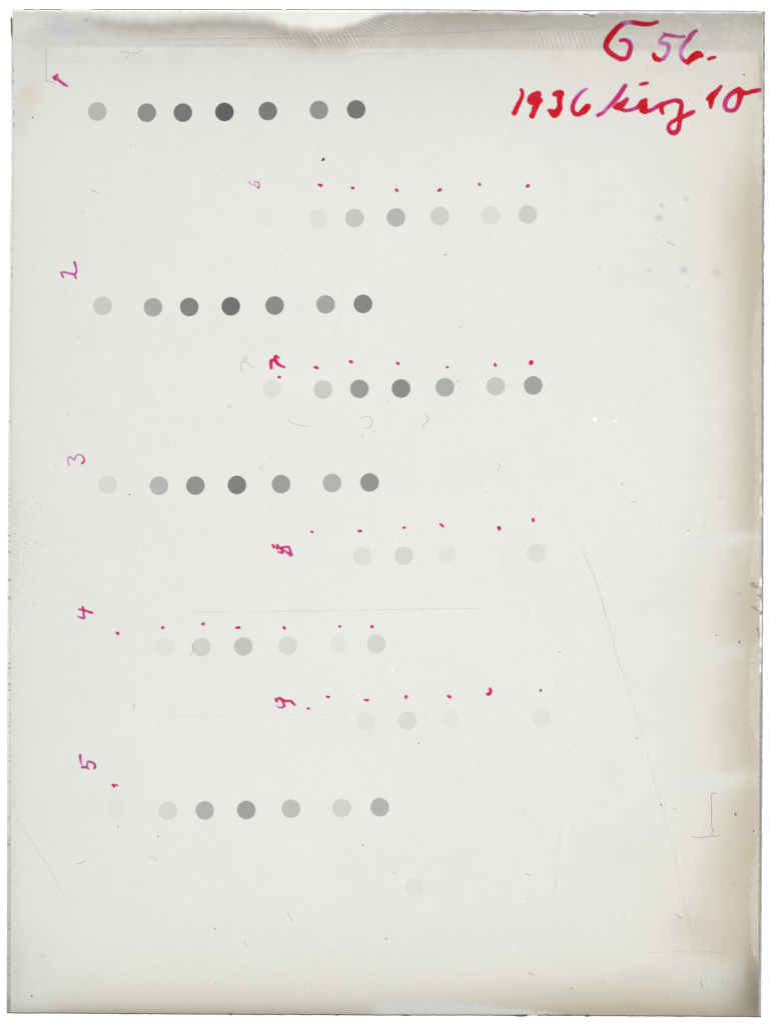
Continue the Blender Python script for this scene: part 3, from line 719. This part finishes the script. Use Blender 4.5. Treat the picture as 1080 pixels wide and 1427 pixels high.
S = [([(812, 765), (831, 811), (843, 852), (851, 882)], .8, .52), ([(851, 882), (862, 925), (873, 950), (884, 990), (897, 1032)], .7, .72), ([(869, 937), (879, 951)], .7, .72),
     ([(900, 1045), (906, 1066), (920, 1119), (932, 1160), (941, 1195), (957, 1272), (968, 1325)], .7, .76),
     ([(265, 853), (330, 852.5), (440, 851.3), (570, 849)], .75, .72), ([(570, 849), (672, 847.6)], .6, .68), ([(230, 997.5), (300, 997.5), (400, 996), (600, 993)], .7, .86),
     ([(20, 1136), (45, 1173), (70, 1213), (96, 1260)], .8, .72), ([(385, 698), (360, 731), (343, 755)], .7, .82), ([(375, 694), (385, 697)], .9, .8), ([(343, 757), (318, 785)], .6, .9),
     ([(224, 54.2), (300, 53.8), (400, 53.4), (450, 52.2), (500, 50.6), (560, 49.2), (620, 46.4), (700, 42.6)], .8, .68), ([(560, 46.5), (640, 43.2), (760, 40.4), (830, 40)], .8, .74),
     ([(230, 46), (255, 46.4), (268, 45.6)], .6, .8), ([(40, 42), (75, 41.8), (110, 43)], .6, .72), ([(236, 64), (340, 63.5)], .6, .85), ([(85, 85.5), (200, 87), (330, 86)], .6, .85), ([(330, 86), (470, 84), (560, 82)], .6, .84),
     ([(390, 73), (480, 75)], .7, .84), ([(490, 76.5), (572, 74.2)], .7, .78), ([(380, 95), (400, 109), (416, 122)], .6, .82), ([(428, 169), (434, 192), (450, 217)], .6, .8), ([(484, 362), (480, 395), (473, 445), (462, 480)], .6, .88),
     ([(443, 562), (425, 605), (412, 650)], .6, .9), ([(655, 625), (656, 655)], .7, .92), ([(784, 1150), (780, 1170), (776, 1215), (772, 1250)], .8, .84), ([(795, 950), (798, 990)], .7, .9), ([(788, 1085), (786, 1110)], .7, .92),
     ([(160, 5 + 115), (163, 30)], .0, 1.0), ([(100, 93), (128, 112), (144, 128)], .5, .9), ([(210, 108), (240, 95)], .5, .9), ([(160, 10 + 280), (175, 340), (190, 395)], .5, .9), ([(85, 398), (110, 432), (140, 470), (152, 485)], .5, .88),
     ([(225, 401), (228, 412)], .6, .85), ([(785, 753), (808, 748), (812, 765)], .6, .88), ([(960, 751), (985, 748), (1030, 747)], .7, .86), ([(825, 1368), (880, 1363), (905, 1357), (930, 1354)], .7, .84), ([(822, 1370), (845, 1368.5)], .7, .76),
     ([(895, 1328), (970, 1325), (1000, 1327), (1040, 1331)], .7, .78), ([(955, 1231), (1000, 1229), (1045, 1234)], .6, .82), ([(18, 1090), (22, 1135)], .6, .88), ([(1025, 1120), (1028, 1125), (1027, 1160)], .6, .84),
     ([(895, 617), (915, 615), (930, 614)], .6, .86), ([(265, 197), (290, 195)], .6, .88), ([(104, 1352), (104, 1384)], .6, .92), ([(1040, 1251), (1058, 1252)], .7, .72), ([(1045, 1247), (1058, 1247)], .6, .8),
     ([(170, 558), (190, 557)], .6, .93), ([(935, 203), (937, 230), (936, 260)], .5, .9), ([(999, 200), (999, 207)], .8, .7), ([(1027, 225), (1032, 226)], .7, .75), ([(975, 90), (976, 150)], .5, .82), ([(735, 12), (736, 60)], .0, 1)]
for i, (p, wd, T_) in enumerate(S):
    if wd > 0: ribbon("scratch", p, wd * 1.15, T_, seed=i, breaks=0)
bg = np.random.default_rng(77)
for i in range(46):                      # short hairline scratches
    cx, cy = bg.uniform(40, 1030), bg.uniform(80, 1390); L = bg.uniform(2, 9); th = bg.normal(0, .9) + (0 if i % 3 else 1.5)
    ribbon("scratch", [(cx, cy), (cx + L * math.cos(th), cy + L * math.sin(th))], .6, bg.uniform(.62, .88), seed=200 + i)
for i in range(20):                      # fine parallel rub marks in the upper band
    x0 = bg.uniform(30, 900); y0 = bg.uniform(36, 72); L = bg.uniform(30, 150)
    ribbon("scratch", [(x0, y0), (x0 + L, y0 - L * .012)], .55, bg.uniform(.9, .97), seed=300 + i)

# ------------------------------------------------------------------ dust resting on the plate
def tube(pts, r, seed=0, lift=0.00034):
    g = np.random.default_rng(seed + 50)
    P = np.array(pts, float)
    if len(P) > 2:
        Q = np.vstack([P[:1], P, P[-1:]]); out = []
        for i in range(1, len(Q) - 2):
            for t_ in np.linspace(0, 1, 6)[:-1]:
                a, b, c, e = Q[i - 1:i + 3]
                out.append(.5 * ((2 * b) + (-a + c) * t_ + (2 * a - 5 * b + 4 * c - e) * t_ ** 2 + (-a + 3 * b - 3 * c + e) * t_ ** 3))
        out.append(Q[-2]); P = np.array(out)
    n = len(P)
    R = r * MM * (.75 + .5 * g.random(n)) * np.where((np.arange(n) == 0) | (np.arange(n) == n - 1), .4, 1)
    z = ZT + lift + r * MM + 0.00005 * (g.random(n) - .3)
    tg = np.gradient(P, axis=0); tg /= np.hypot(*tg.T)[:, None] + 1e-9
    V = []; k6 = 6
    for i in range(n):
        nx, ny = -tg[i, 1], tg[i, 0]
        for j in range(k6):
            a = 2 * math.pi * j / k6
            V.append((X(P[i, 0]) + nx * math.cos(a) * R[i], Y(P[i, 1]) - ny * math.cos(a) * R[i], z[i] + math.sin(a) * R[i]))
    F = [(i * k6 + j, i * k6 + (j + 1) % k6, (i + 1) * k6 + (j + 1) % k6, (i + 1) * k6 + j) for i in range(n - 1) for j in range(k6)]
    return V, F
def thing(o, label, cat, group):
    o['label'] = label; o['category'] = cat; o['group'] = group
fib = [
 ([(591, 574.5), (593.5, 579), (597.5, 584), (590.5, 592), (589.5, 600)], .36, 'zigzag grey fibre below the gap between the fourth and fifth spots of row 7'),
 ([(503, 583), (510, 580), (517, 583), (518.5, 589), (515, 596), (506, 596.5)], .32, 'pale hook-shaped fibre below the third spot of the row marked 7'),
 ([(999, 1106), (991.8, 1107), (991.5, 1130), (991.6, 1152), (994, 1156), (991.5, 1161), (994, 1165.5), (1002, 1164)], .48, 'long straight fibre with curled foot in the brown right margin, shaped like a bracket'),
 ([(963, 1165), (972, 1167.2), (980, 1166.5), (992, 1165.5)], .38, 'short level fibre touching the foot of the bracket-shaped fibre'),
 ([(64.3, 66), (64.5, 90), (64.6, 111), (66, 113), (71, 114.5), (78, 117)], .38, 'thin upright fibre left of the sideways figure 1 near the top left corner'),
 ([(168, 71.5), (174, 73.5), (180, 73), (178, 80), (174, 83.5)], .32, 'curled grey fibre under the upper band above the first and second top spots'),
 ([(182, 73), (188, 74.5), (194, 73), (197, 70)], .34, 'short wavy fibre just right of the curled fibre under the upper band'),
 ([(106, 1203.7), (112, 1202.5), (119, 1199.5), (121, 1201)], .36, 'small bent fibre at the lower left below the bottom row of spots'),
 ([(942, 1273), (946, 1278), (951.5, 1279)], .42, 'small hooked fibre at the lower right beside the long curved scratch'),
 ([(930, 337), (935.5, 340), (941.5, 341.8)], .46, 'short dark fibre between the two clusters of grey smudges at upper right'),
 ([(124.5, 266.5), (130, 266), (139, 271)], .34, 'short pale fibre between the first and second left-hand rows of spots'),
 ([(401, 585), (408, 590), (420, 593), (431, 594)], .26, 'faint curved fibre below the first spots of the row marked 7'),
 ([(691, 644), (697, 650), (690.5, 657)], .26, 'faint arrow-shaped fibre right of centre below the row marked 7'),
 ([(268, 896), (269, 908), (265, 914)], .36, 'tiny fibre touching the left rim of the second spot in the row marked 4'),
 ([(976, 1366), (977, 1371), (978.5, 1376), (977, 1378)], .42, 'dark crooked fibre in the lower right corner region'),
 ([(1008, 1337), (1008.2, 1343)], .42, 'very short upright fibre near the lower right corner above the crooked fibre'),
 ([(58.8, 1331), (62, 1335.5)], .62, 'short stubby dark fibre near the lower left corner'),
 ([(737, 1355), (740, 1357), (743.5, 1358.5)], .5, 'short slanting fibre near the bottom edge right of centre'),
 ([(732, 1218), (736, 1218.5), (740, 1220.5)], .38, 'tiny slanting fibre right of the lone faint bottom spot'),
 ([(880, 701), (884, 699), (887, 699)], .34, 'tiny arched fibre left of the washed streak on the right side'),
 ([(400, 1268), (404, 1277), (410, 1285)], .30, 'faint arched fibre below the middle of the bottom row'),
 ([(341, 1309), (342, 1315), (344.5, 1318)], .28, 'tiny faint fibre left of centre near the bottom edge'),
 ([(158, 1141.5), (163, 1137)], .34, 'tiny slanting fibre below the faintest spot of the row marked 5'),
 ([(208, 1194.5), (215, 1196), (220, 1199.5)], .28, 'faint bent fibre below the second spot of the row marked 5'),
 ([(185.5, 979), (187, 985), (186.5, 990)], .34, 'faint upright fibre midway between the figures 4 and 5 on the left'),
]
for i, (p, r, lb) in enumerate(fib):
    V_, F_ = tube(p, r * .72, seed=i)
    o = mesh_obj("dust_fibre", V_, np.array(F_), M_fibre, smooth=True)
    thing(o, lb, 'fibre', 'dust fibres lying on the plate')

ico = bmesh.new(); bmesh.ops.create_icosphere(ico, subdivisions=1, radius=1.0)
IV = np.array([tuple(q.co) for q in ico.verts]); IF = np.array([[q.index for q in f_.verts] for f_ in ico.faces]); ico.free()
def speck(cx, cy, rx, ry, ang, g, z0=None):
    Vv = IV * (.75 + .5 * g.random((len(IV), 1)))
    x = Vv[:, 0] * rx; y = Vv[:, 1] * ry; c, s_ = math.cos(ang), math.sin(ang)
    return np.stack([X(cx + x * c - y * s_), Y(cy + x * s_ + y * c), (ZT + 0.00034 if z0 is None else z0) + (Vv[:, 2] * .5 + .45) * min(rx, ry) * MM], 1)
g = np.random.default_rng(8)
spk = [(450.5, 222.3, 3.6, 2.4, -.7, 'largest dust speck, dark and ragged, below the sixth top spot'), (181, 689.3, 1.3, 1.2, 0, 'round black dust speck just below the first spot of the row marked 3'),
       (620.6, 355, 1.5, 1.1, .6, 'small black dust speck below the first short row, at plate centre top'), (45.5, 163.8, 1.5, 1.0, 0, 'small black dust speck in the left margin below the figure 1'),
       (1030.6, 894.5, 1.1, 2.6, .25, 'dark elongated dust speck in the brown right margin beside the edge chips'), (1025, 1134.5, 1.3, 2.8, -.2, 'dark elongated dust speck right of the bracket-shaped fibre'),
       (888.3, 1028.6, 1.2, 1.0, 0, 'small black dust speck beside the lower bend of the long curved scratch'), (1036.6, 104, 1.3, 1.3, 0, 'round black dust speck just above the written 10'),
       (834, 37.3, 1.4, .9, .3, 'black dust speck in the grey band left of the big letter G'), (1029, 827, 1.0, .9, 0, 'tiny dark dust speck in the brown margin level with the edge chips'),
       (998, 885.5, 1.7, .7, .1, 'flat dark dust speck inside the brown margin left of the elongated one'), (866.7, 674.5, 1.1, .9, 0, 'tiny black dust speck below the bright pinholes'),
       (959, 739.5, .8, 1.0, 0, 'tiny dark dust speck left of the washed streak on the right side'), (583.5, 1036, 1.3, 1.0, -.8, 'small dark dust speck below the second spot of the row marked 9'),
       (505.5, 1177.5, 1.0, 1.4, .4, 'small dark dust speck above the lone faint bottom spot'), (538.3, 1308, 1.1, 1.6, .2, 'small grey dust speck below the lone faint bottom spot'),
       (779.5, 908, 1.1, 1.0, 0, 'small grey dust speck above the last ink dot of the row marked 9'), (637.8, 531.5, 1.4, .6, 0, 'flat dark dust speck just right of the fifth spot in the row marked 7'),
       (44.5, 1388, 1.1, 2.0, .1, 'grey elongated dust speck near the lower left corner'), (796.5, 1377.5, 1.3, 1.3, 0, 'grey dust speck near the bottom edge above the chipped part'),
       (921.3, 1121.5, 1.2, 1.5, 0, 'grey dust speck lying on the long curved scratch'), (1050, 1158, 1.2, 1.2, .5, 'faint dust speck near the right edge level with the bracket foot'),
       (221, 1165.5, 1.2, 1.2, 0, 'small grey dust speck below the first dark spots of the bottom row'), (300, 1294, .9, 2.0, -.3, 'thin upright dust speck left of centre near the bottom')]
for cx, cy, rx, ry, a, lb in spk:
    o = mesh_obj("dust_speck", speck(cx, cy, rx * .92, ry * .92, a, g), IF, M_dust)
    thing(o, lb, 'dust speck', 'dust specks lying on the plate')
allv, allf = [], []
def put(cx, cy, r, e, a, z0=None):
    allf.append(IF + sum(len(q) for q in allv) if False else IF + len(IV) * len(allv)); allv.append(speck(cx, cy, r * e, r, a, g, z0))
for i in range(800):
    put(g.uniform(22, 1055), g.uniform(24, 1408), g.choice([.22, .28, .36, .5, .65], p=[.42, .36, .18, .035, .005]), g.uniform(1, 2.2), g.uniform(0, 3.1))
for i in range(190):                     # gritty patch by the left edge
    put(17 + abs(g.normal(0, 22)), g.normal(755, 48), g.uniform(.2, .45), g.uniform(1, 1.8), g.uniform(0, 3.1))
for i in range(70):
    put(g.normal(970, 30), g.normal(1350, 38), g.uniform(.2, .5), g.uniform(1, 1.8), g.uniform(0, 3.1))
for i in range(90):
    put(g.uniform(840, 1060), g.uniform(20, 105), g.uniform(.2, .5), g.uniform(1, 1.8), g.uniform(0, 3.1))
for i in range(60):
    put(1050 + g.uniform(0, 11), g.uniform(60, 1400), g.uniform(.25, .5), g.uniform(1, 2), g.uniform(0, 3.1))
o = mesh_obj("fine_dust", np.concatenate(allv), np.concatenate(allf), M_dust)
o['kind'] = 'stuff'; o['label'] = 'fine scattered dust over the whole plate'
allv, allf = [], []
for cx, cy, r in ((5, 1153, .45), (186.5, 60.5, 0), (1.2, 673, .5), (688, 5, .35), (26, 1424, .3), (4, 1160, .25), (64, 9, .3)):
    if r: put(cx, cy, r, 1.3, .3, 0.0)
o = mesh_obj("table_dust", np.concatenate(allv), np.concatenate(allf), M_dust)
o['kind'] = 'stuff'; o['label'] = 'few specks of dust on the light table around the plate'
